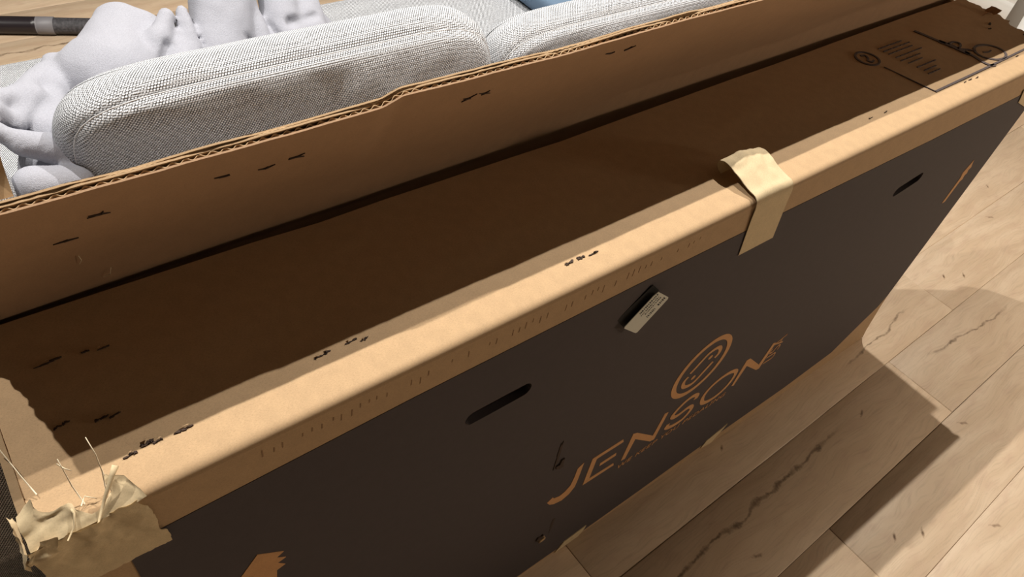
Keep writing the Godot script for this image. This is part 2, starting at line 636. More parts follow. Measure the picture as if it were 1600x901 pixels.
# folds of the blanket: from, to, radius at each end
var lobes := [
[Vector3(0.289, 0.705, -0.8), Vector3(0.24, 0.684, -0.71), 0.041, 0.066],
	[Vector3(0.315, 0.697, -0.79), Vector3(0.275, 0.674, -0.71), 0.036, 0.05],
	[Vector3(0.24, 0.684, -0.71), Vector3(0.218, 0.566, -0.68), 0.066, 0.07],
	[Vector3(0.346, 0.737, -0.765), Vector3(0.322, 0.719, -0.735), 0.011, 0.017],
	[Vector3(0.322, 0.719, -0.735), Vector3(0.28, 0.674, -0.69), 0.017, 0.022],
	[Vector3(0.351, 0.714, -0.745), Vector3(0.34, 0.685, -0.7), 0.008, 0.026],
	[Vector3(0.372, 0.733, -0.775), Vector3(0.362, 0.69, -0.72), 0.008, 0.013],
	[Vector3(0.426, 0.72, -0.8), Vector3(0.399, 0.656, -0.725), 0.036, 0.04],
	[Vector3(0.46, 0.731, -0.83), Vector3(0.409, 0.648, -0.735), 0.045, 0.04],
	[Vector3(0.486, 0.711, -0.8), Vector3(0.481, 0.654, -0.735), 0.01, 0.017],
	[Vector3(0.541, 0.706, -0.83), Vector3(0.515, 0.643, -0.74), 0.03, 0.03],
	[Vector3(0.583, 0.683, -0.84), Vector3(0.565, 0.626, -0.75), 0.034, 0.04],
	[Vector3(0.606, 0.649, -0.83), Vector3(0.638, 0.588, -0.79), 0.022, 0.03],
	[Vector3(0.297, 0.597, -0.7), Vector3(0.592, 0.563, -0.74), 0.06, 0.06],
	[Vector3(0.183, 0.712, -0.745), Vector3(0.164, 0.705, -0.69), 0.01, 0.02],
	[Vector3(0.164, 0.705, -0.69), Vector3(0.138, 0.693, -0.61), 0.02, 0.028],
	[Vector3(0.188, 0.707, -0.745), Vector3(0.214, 0.685, -0.71), 0.011, 0.022],
	[Vector3(0.164, 0.715, -0.72), Vector3(0.128, 0.727, -0.65), 0.01, 0.016],
	[Vector3(0.128, 0.727, -0.65), Vector3(0.097, 0.747, -0.62), 0.014, 0.013],
	[Vector3(0.142, 0.725, -0.65), Vector3(0.109, 0.724, -0.6), 0.014, 0.01],
	[Vector3(0.109, 0.724, -0.6), Vector3(0.093, 0.748, -0.6), 0.01, 0.012],
	[Vector3(0.087, 0.737, -0.575), Vector3(0.109, 0.719, -0.565), 0.011, 0.014],
	[Vector3(0.109, 0.719, -0.565), Vector3(0.154, 0.696, -0.56), 0.016, 0.022],
	[Vector3(0.1, 0.694, -0.515), Vector3(0.14, 0.677, -0.515), 0.024, 0.026],
	[Vector3(0.13, 0.663, -0.6), Vector3(0.118, 0.581, -0.6), 0.035, 0.05],
	[Vector3(0.24, 0.56, -0.72), Vector3(0.24, 0.49, -0.74), 0.07, 0.08],
	[Vector3(0.58, 0.56, -0.76), Vector3(0.60, 0.49, -0.78), 0.06, 0.07],
	[Vector3(0.30, 0.50, -0.74), Vector3(0.56, 0.50, -0.76), 0.07, 0.07],
	[Vector3(0.12, 0.56, -0.62), Vector3(0.15, 0.49, -0.66), 0.05, 0.06]]
# pinched creases between them
var creases := [
	[Vector3(0.329, 0.719, -0.716), Vector3(0.307, 0.7, -0.682), 0.0064, 0.0112],
	[Vector3(0.453, 0.695, -0.741), Vector3(0.465, 0.661, -0.74), 0.004, 0.0064],
	[Vector3(0.536, 0.692, -0.761), Vector3(0.587, 0.685, -0.778), 0.0096, 0.0064],
	[Vector3(0.502, 0.688, -0.777), Vector3(0.508, 0.67, -0.728), 0.0024, 0.0056],
	[Vector3(0.38, 0.705, -0.742), Vector3(0.371, 0.683, -0.709), 0.0024, 0.0032]]

func capsule(p: Vector3, l: Array) -> float:
	var a: Vector3 = l[0]
	var ab: Vector3 = l[1] - a
	var t := clampf((p - a).dot(ab) / ab.length_squared(), 0.0, 1.0)
	return p.distance_to(a + ab * t) - lerpf(l[2], l[3], t)

func cloth(p: Vector3) -> float:
	var d := 1e9
	for l in lobes:
		var e := capsule(p, l)
		var h := clampf(0.5 + 0.5 * (d - e) / 0.010, 0.0, 1.0)
		d = lerpf(d, e, h) - 0.010 * h * (1.0 - h)
	if d < 0.03:
		for l in creases:
			var e := -capsule(p, l)
			var h := clampf(0.5 + 0.5 * (e - d) / 0.006, 0.0, 1.0)
			d = lerpf(d, e, h) + 0.006 * h * (1.0 - h)
	return d

# surface net of a distance field
func net(st: SurfaceTool, field: Callable, lo: Vector3, hi: Vector3, cell: float):
	var n := Vector3i(((hi - lo) / cell).ceil()) + Vector3i.ONE
	var val := PackedFloat32Array()
	val.resize(n.x * n.y * n.z)
	val.fill(1.0)
	var step := 4
	for bx in range(0, n.x, step):
		for by in range(0, n.y, step):
			for bz in range(0, n.z, step):
				var mid: float = field.call(lo + Vector3(bx + 1.5, by + 1.5, bz + 1.5) * cell)
				var near := absf(mid) < cell * 5.0
				for i in range(bx, mini(bx + step, n.x)):
					for j in range(by, mini(by + step, n.y)):
						for k in range(bz, mini(bz + step, n.z)):
							val[(i * n.y + j) * n.z + k] = field.call(lo + Vector3(i, j, k) * cell) if near else mid
	var ids := {}
	var pts: Array[Vector3] = []
	for i in n.x - 1:
		for j in n.y - 1:
			for k in n.z - 1:
				var sum := Vector3.ZERO
				var c := 0
				var v := []
				var neg := 0
				for o in 8:
					var q := val[((i + (o & 1)) * n.y + j + ((o >> 1) & 1)) * n.z + k + (o >> 2)]
					v.append(q)
					neg += 1 if q < 0.0 else 0
				if neg == 0 or neg == 8:
					continue
				for o in 8:
					for ax in [1, 2, 4]:
						if o & ax == 0 and (v[o] < 0.0) != (v[o | ax] < 0.0):
							var t: float = v[o] / (v[o] - v[o | ax])
							sum += Vector3(o & 1, (o >> 1) & 1, o >> 2) + Vector3(1 if ax == 1 else 0, 1 if ax == 2 else 0, 1 if ax == 4 else 0) * t
							c += 1
				ids[Vector3i(i, j, k)] = pts.size()
				pts.append(lo + (Vector3(i, j, k) + sum / c) * cell)
	for key in ids:
		var i: int = key.x
		var j: int = key.y
		var k: int = key.z
		var here := val[(i * n.y + j) * n.z + k] < 0.0
		for ax in 3:
			var d := Vector3i.ZERO
			d[ax] = 1
			var u := Vector3i.ZERO
			u[(ax + 1) % 3] = 1
			var w := Vector3i.ZERO
			w[(ax + 2) % 3] = 1
			var there := val[((i + d.x) * n.y + j + d.y) * n.z + k + d.z] < 0.0
			if here == there or not (ids.has(key - u) and ids.has(key - w) and ids.has(key - u - w)):
				continue
			var a: Vector3 = pts[ids[key - u - w]]
			var b: Vector3 = pts[ids[key - w]]
			var c: Vector3 = pts[ids[key]]
			var e: Vector3 = pts[ids[key - u]]
			if here:
				quad(st, a, e, c, b)
			else:
				quad(st, a, b, c, e)

func blanket():
	var st := begin()
	net(st, func(p): return cloth(p) + noise.get_noise_3d(p.x * 11.0, p.y * 11.0, p.z * 11.0) * 0.004, Vector3(0.05, 0.46, -0.92), Vector3(0.70, 0.81, -0.47), 0.005)
	var o := put("blanket", st, M.fleece)
	tag(o, "pale grey fleece blanket heaped on the sofa behind the back cushions", "blanket")

# ---------------------------------------------------------------- the box
func front_frame() -> Transform3D:
	return Transform3D(Basis.IDENTITY, Vector3.ZERO)

func top_frame() -> Transform3D:   # 2D (x, z) on the closed top, out of the plane is up
	return Transform3D(Basis(Vector3(1, 0, 0), Vector3(0, 0, 1), Vector3(0, 1, 0)), Vector3(0, H, 0))

func slot(cx: float, cy: float, len: float, high: float, tilt: float, upper: bool) -> Array:
	# half the outline of a hand hole, from left to right
	var out := []
	for i in 13:
		var a := PI * i / 12
		var p := Vector2(-cos(a), sin(a) if upper else -sin(a))
		var q := Vector2(p.x * high / 2 + signf(p.x) * (len - high) / 2 if absf(p.x) > 0.01 else 0.0, p.y * high / 2)
		out.append(Vector2(cx, cy) + q.rotated(tilt))
	return out

func crease_y(x: float) -> float:
	return table(x, [0.0, 0.25, 0.36, 0.56, 0.76, 1.02, 1.225, 1.6], [0.80, 0.807, 0.806, 0.815, 0.828, 0.830, 0.838, 0.842])

func flap_point(x: float, v: float, t: float) -> Vector3:
	# v: 0 back wall, 0.12 foot of the fold, 0.3 crease, 1 free edge; t: distance through the board
	var yc := crease_y(x)
	var ye := table(x, [0.0, 0.333, 0.351, 0.42, 1.6], [0.9735, 0.9755, 0.981, 0.9795, 0.980])
	var a := Vector3(x, 0.772, -0.222)
	var b := Vector3(x, 0.786, -0.2235)
	var c := Vector3(x, yc, -0.2125)
	var e := Vector3(x, ye, -0.118)
	var p: Vector3
	if v < 0.12:
		p = a.lerp(b, v / 0.12)
	elif v < 0.3:
		p = b.lerp(c, (v - 0.12) / 0.18)
	else:
		var s := (v - 0.3) / 0.7
		p = c.lerp(e, s) + Vector3(0, 0.85, -0.52) * (0.003 * sin(PI * s) + 0.0012 * noise.get_noise_2d(x * 5.0, s * 3.0))
	return p + Vector3(0, 0.52, -0.85) * t

func flap_left(v: float) -> float:   # the torn left end of the raised flap
	return 0.009 + 0.003 * noise.get_noise_1d(v * 22.0) - 0.011 * exp(-pow((v - 0.52) / 0.035, 2.0)) - 0.007 * exp(-pow((v - 0.40) / 0.03, 2.0))

func bike_box():
	var t := thing("cardboard_box", "long narrow brown cardboard box with a dark printed front and one flap raised", "box")
	var F := front_frame()
	var T := top_frame()
	# front wall in two halves that meet on the line through the hand holes
	var holes := [[0.408, 0.657, 0.088, 0.022, 0.0], [1.232, 0.648, 0.078, 0.020, 0.12]]
	var up := [Vector2(0.0, 0.657)]
	var down := [Vector2(0.0, 0.657)]
	for h in holes:
		up.append_array(slot(h[0], h[1], h[2], h[3], h[4], true))
		down.append_array(slot(h[0], h[1], h[2], h[3], h[4], false))
	up.append_array([Vector2(L, 0.65), Vector2(L, 0.792), Vector2(0, 0.792)])
	down.append_array([Vector2(L, 0.65), Vector2(L, 0.2), Vector2(L + 0.012, 0.14), Vector2(L + 0.05, 0.0), Vector2(0, 0.0)])
	var st := begin()
	plate(st, PackedVector2Array(up), F, -0.007, 0.0)
	plate(st, PackedVector2Array(down), F, -0.007, 0.0)
	put("front_panel", st, M.kraft, t, false)
	for h in holes:
		st = begin()
		for half in [true, false]:
			var ring := slot(h[0], h[1], h[2] * 0.985, h[3] * 0.94, h[4], half)
			for i in ring.size() - 1:
				quad(st, Vector3(ring[i].x, ring[i].y, 0.0004), Vector3(ring[i + 1].x, ring[i + 1].y, 0.0004), Vector3(ring[i + 1].x, ring[i + 1].y, -0.009), Vector3(ring[i].x, ring[i].y, -0.009))
		put("hand_hole", st, M.ink_front, t)  # lining in the print colour, painting the unlit look inside the hole
	# the dark print on it
	var pu := [Vector2(0.047, 0.657)]
	var pd := [Vector2(0.047, 0.657)]
	for h in holes:
		pu.append_array(slot(h[0], h[1], h[2], h[3], h[4], true))
		pd.append_array(slot(h[0], h[1], h[2], h[3], h[4], false))
	pu.append_array([Vector2(L, 0.65), Vector2(L, 0.742), Vector2(1.2, 0.743), Vector2(0.763, 0.75), Vector2(0.576, 0.752), Vector2(0.3, 0.751), Vector2(0.047, 0.745)])
	pd.append_array([Vector2(L, 0.65), Vector2(L, 0.19), Vector2(1.574, 0.155), Vector2(1.535, 0.122), Vector2(1.468, 0.055), Vector2(1.3, 0.036), Vector2(1.03, 0.030), Vector2(0.852, 0.018), Vector2(0.7, 0.010), Vector2(0.047, 0.006)])
	st = begin()
	plate(st, PackedVector2Array(pu), F, 0.0, 0.0006)
	plate(st, PackedVector2Array(pd), F, 0.0, 0.0006)
	var pr := put("printed_panel", st, M.ink_front, t, false)
	pr.set_meta("label", "near-black printed area of the box front")
	# other walls
	slab("back_panel", Vector3(0, 0, -W - 0.007), Vector3(L, 0.78, -W), M.kraft_in, t)
	slab("base_panel", Vector3(0, 0.001, -W), Vector3(L, 0.008, -0.007), M.kraft_in, t)
	st = begin()
	sheet(st, func(u, v): return Vector3(-0.004 + 0.006 * pow(sin(u * PI), 2) * (1.0 - v) + (0.004 * pow(v, 8)), v * 0.802 + 0.002 * noise.get_noise_1d(u * 6.0), lerpf(-W, -0.001, u)), 16, 16)
	sheet(st, func(u, v): return Vector3(0.002 + 0.006 * pow(sin(u * PI), 2) * (1.0 - v) + (0.004 * pow(v, 8)), v * 0.802 + 0.002 * noise.get_noise_1d(u * 6.0), lerpf(-W, -0.001, u)), 16, 16)
	sheet(st, func(u, v): return Vector3(lerpf(0.0, 0.006, v), 0.802 + 0.002 * noise.get_noise_1d(u * 6.0), lerpf(-W, -0.001, u)), 16, 1)
	put("end_panel", st, M.kraft, t)
	slab("end_panel", Vector3(L - 0.007, 0, -W), Vector3(L, 0.795, -0.007), M.kraft, t)
	# crushed bottom corner kicked out on the right
	st = begin()
	sheet(st, func(u, v): return Vector3(L + 0.002 + 0.052 * pow(1.0 - v, 1.6) * (1.0 - 0.3 * u), 0.002 + v * 0.2, lerpf(0.0, -0.2, u)), 8, 10)
	sheet(st, func(u, v): return Vector3(L - 0.004 + 0.052 * pow(1.0 - v, 1.6) * (1.0 - 0.3 * u), 0.002 + v * 0.2, lerpf(0.0, -0.2, u)), 8, 10)
	put("crushed_corner", st, M.kraft, t)
	# closed top flap, hinged on the front edge
	var edge := func(x: float) -> float: return -table(x, [0.0, 0.11, 0.24, 0.31, 0.38, 0.55, 0.62, 0.85, 1.03, 1.24, 1.45, 1.6], [0.208, 0.206, 0.203, 0.199, 0.200, 0.198, 0.196, 0.200, 0.202, 0.205, 0.208, 0.206])
	var top := func(u: float, v: float, low: float) -> Vector3:
		var right := 1.592 + 0.010 * noise.get_noise_1d(v * 9.0) + (0.012 if v > 0.55 else 0.0)
		var x := lerpf(0.006, right, u)
		var q := v * 1.06
		if q < 0.06:
			var a := q / 0.06 * PI / 2
			return Vector3(x, H - 0.008 + 0.008 * sin(a) - low, -0.008 + 0.008 * cos(a))
		var s := (q - 0.06)
		var y: float = H + noise.get_noise_2d(x * 3.0, s * 2.0) * 0.0008
		return Vector3(x, y - low, lerpf(-0.008, edge.call(x), s))
	st = begin()
	sheet(st, func(u, v): return top.call(u, v, 0.0), 200, 70)
	sheet(st, func(u, v): return top.call(u, 1.0 - v, 0.0065), 80, 30)
	st.set_smooth_group(1)
	sheet(st, func(u, v): return top.call(u, 1.0, 0.0065 * v), 200, 1)
	sheet(st, func(u, v): return top.call(1.0, u, 0.0065 * v), 70, 1)
	sheet(st, func(u, v): return top.call(0.0, u, 0.0065 * v), 70, 1)
	put("top_flap", st, M.kraft, t)
	st = begin()
	sheet(st, func(u, v): return crumple(Vector3(1.594 + 0.006 * v, H + 0.001 + 0.009 * v, lerpf(-0.158, -0.138, u) + 0.004 * v), 0.004), 8, 6)
	sheet(st, func(u, v): return crumple(Vector3(1.560 + 0.036 * u, H + 0.0005 + 0.004 * v * u, lerpf(-0.150, -0.147, v)), 0.003), 10, 4)
	put("torn_tab", st, M.kraft_in, t)
	# raised flap of double-wall board, hinged on the back edge
	var flap := Node3D.new()
	flap.name = "raised_flap"
	t.add_child(flap)
	flap.set_meta("label", "raised double-wall flap leaning over the box top")
	for k in 3:
		var d := [0.0, 0.0046, 0.0070]
		st = begin()
		var off: float = d[k]
		var jag := func(x: float) -> float: return 1.0 + 0.012 * noise.get_noise_1d(x * 9.0 + off * 9000.0) * (1.0 if off > 0.0 else 0.4) + 0.002 * noise.get_noise_1d(x * 90.0 + off * 5000.0)
		for skin in [0.0, 0.0015]:
			st.set_smooth_group(2 if skin > 0.0 else 3)
			sheet(st, func(u, v): return flap_point(lerpf(flap_left(v), 1.612, u), v * jag.call(u * 1.58), off + skin), 320, 48)
		st.set_smooth_group(1)
		sheet(st, func(u, v): return flap_point(lerpf(flap_left(0.99), 1.612, u), jag.call(u * 1.58), off + 0.0015 * v), 320, 1)
		put("liner", st, M.kraft_in if k == 0 else M.kraft, flap)
	for k in 2:
		st = begin()
		var base: float = 0.0014 if k == 0 else 0.0060
		var high: float = 0.0024 if k == 0 else 0.0006
		var pitch: float = 0.0092 if k == 0 else 0.0062
		for i in 1400:
			var p := []
			for j in 2:
				var x := lerpf(0.014, 1.610, (i + j) / 1400.0)
				var w := base + high * 0.5 * (1.0 - cos(x * TAU / pitch))
				var v := 0.996 + 0.004 * noise.get_noise_1d(x * 15.0 + k * 40.0)
				for q in [[0.82, 0.0], [v, 0.0], [v, 0.0007], [0.82, 0.0007]]:
					p.append(flap_point(x, q[0], w + q[1]))
			for j in 3:
				quad(st, p[j], p[j + 1], p[j + 5], p[j + 4])
		put("flute", st, M.kraft, flap)
	st = begin()
	sheet(st, func(u, v):
		var p := flap_point(0.064 + 0.012 * u * (1.0 - 0.6 * v), 0.99, 0.008)
		return p + Vector3(0.010 * v, 0.030 * v, -0.004 - 0.010 * sin(v * 2.4)), 4, 8)
	put("torn_curl", st, M.kraft, flap)
	box_print(t, F, T)
	box_tears(t, F, T)
	box_tape(t, F)

func poly(st: SurfaceTool, pts: Array, f: Transform3D, d: float):
	plate(st, PackedVector2Array(pts), f, 0.0, d)

func text_on(called: String, words: String, high: float, f: Transform3D, at: Vector2, ang: float, m: Material, parent: Node, wide := 1.0, lean := 0.0):
	var tm := TextMesh.new()
	var sf := SystemFont.new()
	sf.font_names = PackedStringArray(["Droid Sans"])
	tm.font = sf
	tm.text = words
	tm.font_size = 64
	tm.pixel_size = high / 46.0
	tm.depth = 0.0006
	tm.horizontal_alignment = HORIZONTAL_ALIGNMENT_LEFT
	tm.vertical_alignment = VERTICAL_ALIGNMENT_BOTTOM
	var o := mesh_node(called, tm, m, parent)
	var b := Basis(Vector3(wide, 0, 0), Vector3(lean, 1, 0), Vector3(0, 0, 1))
	o.transform = f * Transform3D(Basis(Vector3(0, 0, 1), ang) * b, Vector3(at.x, at.y, 0.001))
	return o

func V(x: float, y: float) -> Vector2:
	return Vector2(x, y)

func box_print(t: Node3D, F: Transform3D, T: Transform3D):
	var d := 0.0012
	var tan: Material = M.print_tan
	var st := begin()
	poly(st, [V(0.614, 0.344), V(0.603, 0.336), V(0.603, 0.309), V(0.601, 0.286), V(0.592, 0.275), V(0.582, 0.271), V(0.57, 0.276), V(0.566, 0.284), V(0.556, 0.276), V(0.564, 0.262), V(0.575, 0.253), V(0.592, 0.247), V(0.606, 0.254), V(0.614, 0.269), V(0.615, 0.293)], F, d)
	put("printed_letter", st, tan, t, false)
	st = begin()
	poly(st, [V(0.698, 0.337), V(0.633, 0.337), V(0.635, 0.253), V(0.704, 0.252), V(0.7, 0.262), V(0.646, 0.264), V(0.645, 0.326), V(0.702, 0.326)], F, d)
	poly(st, [V(0.695, 0.299), V(0.66, 0.299), V(0.661, 0.289), V(0.697, 0.289)], F, d)
	put("printed_letter", st, tan, t, false)
	st = begin()
	poly(st, [V(0.721, 0.25), V(0.731, 0.248), V(0.735, 0.306), V(0.789, 0.252), V(0.8, 0.25), V(0.803, 0.33), V(0.793, 0.333), V(0.789, 0.270), V(0.733, 0.326), V(0.721, 0.333)], F, d)
	put("printed_letter", st, tan, t, false)
	st = begin()
	stroke(st, [V(0.877, 0.312), V(0.876, 0.324), V(0.861, 0.332), V(0.842, 0.327), V(0.827, 0.31), V(0.826, 0.297), V(0.84, 0.289), V(0.865, 0.294), V(0.878, 0.288), V(0.880, 0.273), V(0.866, 0.256), V(0.84, 0.257), V(0.824, 0.266), V(0.825, 0.276)], 0.010, F, d)
	put("printed_letter", st, tan, t, false)
	st = begin()
	stroke(st, [V(0.978, 0.322), V(0.955, 0.332), V(0.929, 0.331), V(0.909, 0.318), V(0.903, 0.297), V(0.914, 0.272), V(0.937, 0.262), V(0.96, 0.265), V(0.978, 0.28), V(0.984, 0.303)], 0.010, F, d, true)
	put("printed_letter", st, tan, t, false)
	st = begin()
	poly(st, [V(0.997, 0.262), V(1.006, 0.258), V(1.013, 0.313), V(1.068, 0.263), V(1.078, 0.261), V(1.084, 0.335), V(1.073, 0.340), V(1.066, 0.281), V(1.010, 0.337), V(0.999, 0.338)], F, d)
	put("printed_letter", st, tan, t, false)
	text_on("printed_lettering", "USA", 0.030, F, V(1.124, 0.266), PI / 2, tan, t, 1.0)
	text_on("printed_lettering", "WE KEEP YOU PEDALING", 0.0125, F, V(0.718, 0.219), 0.055, tan, t, 1.42, 0.12)
	# round smiling badge above the name
	st = begin()
	var ring: Array = []
	for i in 20:
		var a := TAU * i / 20
		ring.append(V(0.8375, 0.429) + Vector2(cos(a) * 0.057, sin(a) * 0.066).rotated(-0.1))
	stroke(st, ring, 0.011, F, d, true)
	stroke(st, [V(0.81, 0.431), V(0.819, 0.441), V(0.836, 0.461), V(0.851, 0.466), V(0.863, 0.463), V(0.870, 0.453), V(0.871, 0.442), V(0.865, 0.435)], 0.008, F, d)
	stroke(st, [V(0.866, 0.424), V(0.853, 0.408), V(0.839, 0.391), V(0.826, 0.388), V(0.812, 0.394), V(0.805, 0.405), V(0.804, 0.416), V(0.809, 0.423)], 0.008, F, d)
	for c in [V(0.85, 0.446), V(0.827, 0.409)]:
		var dot: Array = []
		for i in 12:
			dot.append(c + Vector2(0.005, 0).rotated(TAU * i / 12))
		poly(st, dot, F, d)
	var e := put("printed_badge", st, tan, t, false)
	e.set_meta("label", "round tan line badge above the lettering")
	# notched arrows near both ends
	for k in 2:
		st = begin()
		var a := []
		for p in [V(-0.031, 0.596), V(-0.012, 0.622), V(0.012, 0.6), V(0.004, 0.595), V(0.013, 0.586), V(0.004, 0.583), V(0.011, 0.572), V(0.002, 0.569), V(-0.003, 0.52), V(-0.022, 0.52), V(-0.020, 0.583)]:
			a.append(Vector2(p.x + 0.147, p.y) if k == 0 else Vector2(1.503 + p.x * 0.62, p.y - 0.015))
		poly(st, a, F, d)
		put("printed_arrow", st, tan, t, false)
	# thin line drawing on the closed top, right end
	var ink: Material = M.ink_top
	var h := 0.0014
	var lo := -0.001
	st = begin()
	stroke(st, [V(1.206, -0.119), V(1.222, -0.0375)], 0.0018, T, h, false, lo)
	stroke(st, [V(1.221, -0.0378), V(1.40, -0.040), V(1.585, -0.044)], 0.0036, T, h, false, lo)
	put("printed_line", st, ink, t, false)
	st = begin()
	var badge: Array = []
	for i in 16:
		badge.append(V(1.2025, -0.1475) + Vector2(cos(TAU * i / 16) * 0.0195, sin(TAU * i / 16) * 0.0185))
	stroke(st, badge, 0.0035, T, h, true, lo)
	stroke(st, [V(1.199, -0.158), V(1.207, -0.155), V(1.204, -0.147), V(1.197, -0.143), V(1.200, -0.138), V(1.208, -0.139)], 0.0032, T, h, false, lo)
	put("printed_badge", st, ink, t, false)
	st = begin()
	for r in [[1.250, 1.322, -0.158], [1.250, 1.330, -0.149], [1.252, 1.322, -0.140], [1.253, 1.330, -0.128], [1.252, 1.313, -0.118], [1.258, 1.304, -0.108], [1.261, 1.321, -0.094], [1.264, 1.303, -0.083], [1.262, 1.298, -0.074]]:
		var x: float = r[0]
		while x < r[1] - 0.004:
			var w := rng.randf_range(0.004, 0.012)
			var e2: float = minf(x + w, r[1])
			poly(st, [V(x, r[2] - 0.0011), V(e2, r[2] - 0.0011), V(e2, r[2] + 0.0011), V(x, r[2] + 0.0011)], T, h)
			x += w + 0.0022
	var words := put("printed_text_block", st, M.ink_top, t, false)
	words.set_meta("kind", "stuff")
	st = begin()
	stroke(st, [V(1.373, -0.169), V(1.377, -0.155), V(1.382, -0.135), V(1.388, -0.118)], 0.0065, T, h, false, lo)
	stroke(st, [V(1.384, -0.128), V(1.390, -0.112), V(1.394, -0.095), V(1.396, -0.078)], 0.0105, T, h, false, lo)
	stroke(st, [V(1.395, -0.086), V(1.397, -0.070), V(1.394, -0.053), V(1.397, -0.041), V(1.406, -0.038)], 0.0062, T, h, false, lo)
	stroke(st, [V(1.389, -0.114), V(1.405, -0.116), V(1.416, -0.109), V(1.408, -0.101), V(1.392, -0.098)], 0.0035, T, h, false, lo)
	stroke(st, [V(1.399, -0.094), V(1.410, -0.088), V(1.418, -0.079)], 0.0030, T, h, false, lo)
	var wheel: Array = []
	for i in 16:
		wheel.append(V(1.442, -0.0655) + Vector2(cos(TAU * i / 16) * 0.031, sin(TAU * i / 16) * 0.0225).rotated(0.12))
	stroke(st, wheel, 0.0042, T, h, true, lo)
	stroke(st, [V(1.428, -0.071), V(1.438, -0.067), V(1.45, -0.068)], 0.0025, T, h, false, lo)
	var bike := put("printed_drawing", st, ink, t, false)
	bike.set_meta("label", "dark line drawing of a bicycle on the box top")

func ragged(cx: float, cy: float, rx: float, ry: float, n := 11) -> Array:
	var out := []
	for i in n:
		var a := TAU * i / n
		var r := rng.randf_range(0.25, 1.1)
		out.append(Vector2(cx + cos(a) * rx * r, cy + sin(a) * ry * r))
	return out

func box_tears(t: Node3D, F: Transform3D, T: Transform3D):
	# staple holes and gouges: a plate painted as the shade inside, and a lifted fleck of paper
	var marks := [[0.050, -0.150, 0.011, 0.0016], [0.077, -0.147, 0.004, 0.0018], [0.090, -0.144, 0.006, 0.0012], [0.068, -0.0775, 0.006, 0.0022], [0.077, -0.0755, 0.005, 0.0016], [0.040, -0.086, 0.004, 0.002], [0.046, -0.087, 0.004, 0.002], [0.076, -0.036, 0.006, 0.0022], [0.089, -0.040, 0.006, 0.0035], [0.096, -0.037, 0.005, 0.002], [0.115, -0.0375, 0.009, 0.0022], [0.231, -0.048, 0.005, 0.002], [0.240, -0.049, 0.004, 0.0028], [0.263, -0.050, 0.007, 0.0022], [0.274, -0.046, 0.005, 0.0018], [0.497, -0.030, 0.007, 0.0028], [0.512, -0.030, 0.006, 0.003], [0.527, -0.028, 0.008, 0.0016], [1.055, -0.042, 0.006, 0.0014], [1.092, -0.041, 0.005, 0.0012], [1.300, -0.032, 0.005, 0.0012], [1.316, -0.032, 0.006, 0.0018], [1.334, -0.030, 0.006, 0.0011], [1.48, -0.036, 0.006, 0.0014], [1.531, -0.113, 0.004, 0.003], [1.551, -0.123, 0.006, 0.003], [1.578, -0.072, 0.005, 0.003]]
	for m in marks:
		var st := begin()
		for k in 3:
			var ox: float = (k - 1) * m[2] * 0.5
			plate(st, PackedVector2Array(ragged(m[0] + ox, m[1] - ox * 0.12 + rng.randf_range(-0.3, 0.3) * m[3], m[2] * rng.randf_range(0.3, 0.55), m[3] * rng.randf_range(0.35, 0.8))), T, -0.002, 0.0009 + 0.0001 * k)
		put("tear", st, M.tear_and_hole_shade, t, false)
		st = begin()
		var a := Vector3(m[0] - m[2] * rng.randf_range(0.2, 0.9), H + 0.001, m[1] - m[3])
		tri(st, a, a + Vector3(m[2] * rng.randf_range(0.4, 0.9), 0.0005, -0.0005), a + Vector3(m[2] * rng.randf_range(0.2, 0.9), 0.0035, 0.0005 + m[3]))
		put("torn_fleck", st, M.kraft, t, false)
	# scars on the dark front
	for m in [[0.555, 0.392, 0.010, 0.018, 0.003], [0.543, 0.435, 0.004, 0.045, 0.0015], [0.572, 0.138, 0.012, 0.012, 0.003], [0.592, 0.162, 0.004, 0.03, 0.001]]:
		var st := begin()
		plate(st, PackedVector2Array(ragged(m[0], m[1], m[2], m[3])), F, 0.0, m[4])
		put("scuff", st, M.tear_and_hole_shade, t, false)
	var chip := begin()
	plate(chip, PackedVector2Array(ragged(0.574, 0.131, 0.010, 0.006)), F, 0.0, 0.005)
	put("torn_fleck", chip, M.kraft, t, false)
	# pressed ticks in the bare strip under the front edge
	var ticks := begin()
	for i in 62:
		var x := 0.15 + i * 0.0085 + rng.randf_range(-0.0012, 0.0012)
		if rng.randf() < 0.35:
			continue
		var y := 0.780 + 0.004 * noise.get_noise_1d(i * 0.3) + rng.randf_range(-0.002, 0.002)
		var hgt := rng.randf_range(0.003, 0.010)
		plate(ticks, PackedVector2Array([Vector2(x, y - hgt), Vector2(x + 0.0011, y - hgt * 0.9), Vector2(x + 0.0014, y), Vector2(x + 0.0004, y + 0.001)]), F, 0.0, 0.0003)
	var tk := put("pressed_ticks", ticks, kraft(Color8(150, 118, 86)), t, false)
	tk.set_meta("kind", "stuff")
	# gouges on the raised flap
	for m in [[0.093, 0.72], [0.121, 0.83], [0.21, 0.83], [0.243, 0.80], [0.268, 0.82], [0.43, 0.86], [0.449, 0.86], [0.60, 0.88], [0.625, 0.87]]:
		var st := begin()
		var c := flap_point(m[0], m[1], -0.0004)
		var up: Vector3 = (flap_point(m[0], m[1] + 0.05, 0.0) - flap_point(m[0], m[1], 0.0)).normalized()
		var fr := Transform3D(Basis(Vector3(1, 0, 0), up, Vector3(1, 0, 0).cross(up)), c)
		for k in 4:
			var dir := Vector2.RIGHT.rotated(rng.randf_range(-0.5, 0.5) + (PI if k % 2 == 0 else 0.0) + (0.9 if k == 3 else 0.0))
			var len := rng.randf_range(0.003, 0.010)
			var wd := rng.randf_range(0.0006, 0.0013)
			plate(st, PackedVector2Array([dir.orthogonal() * wd, -dir.orthogonal() * wd, dir * len]), fr, -0.0003, 0.0006)
		put("tear", st, M.tear_and_hole_shade, t, false)

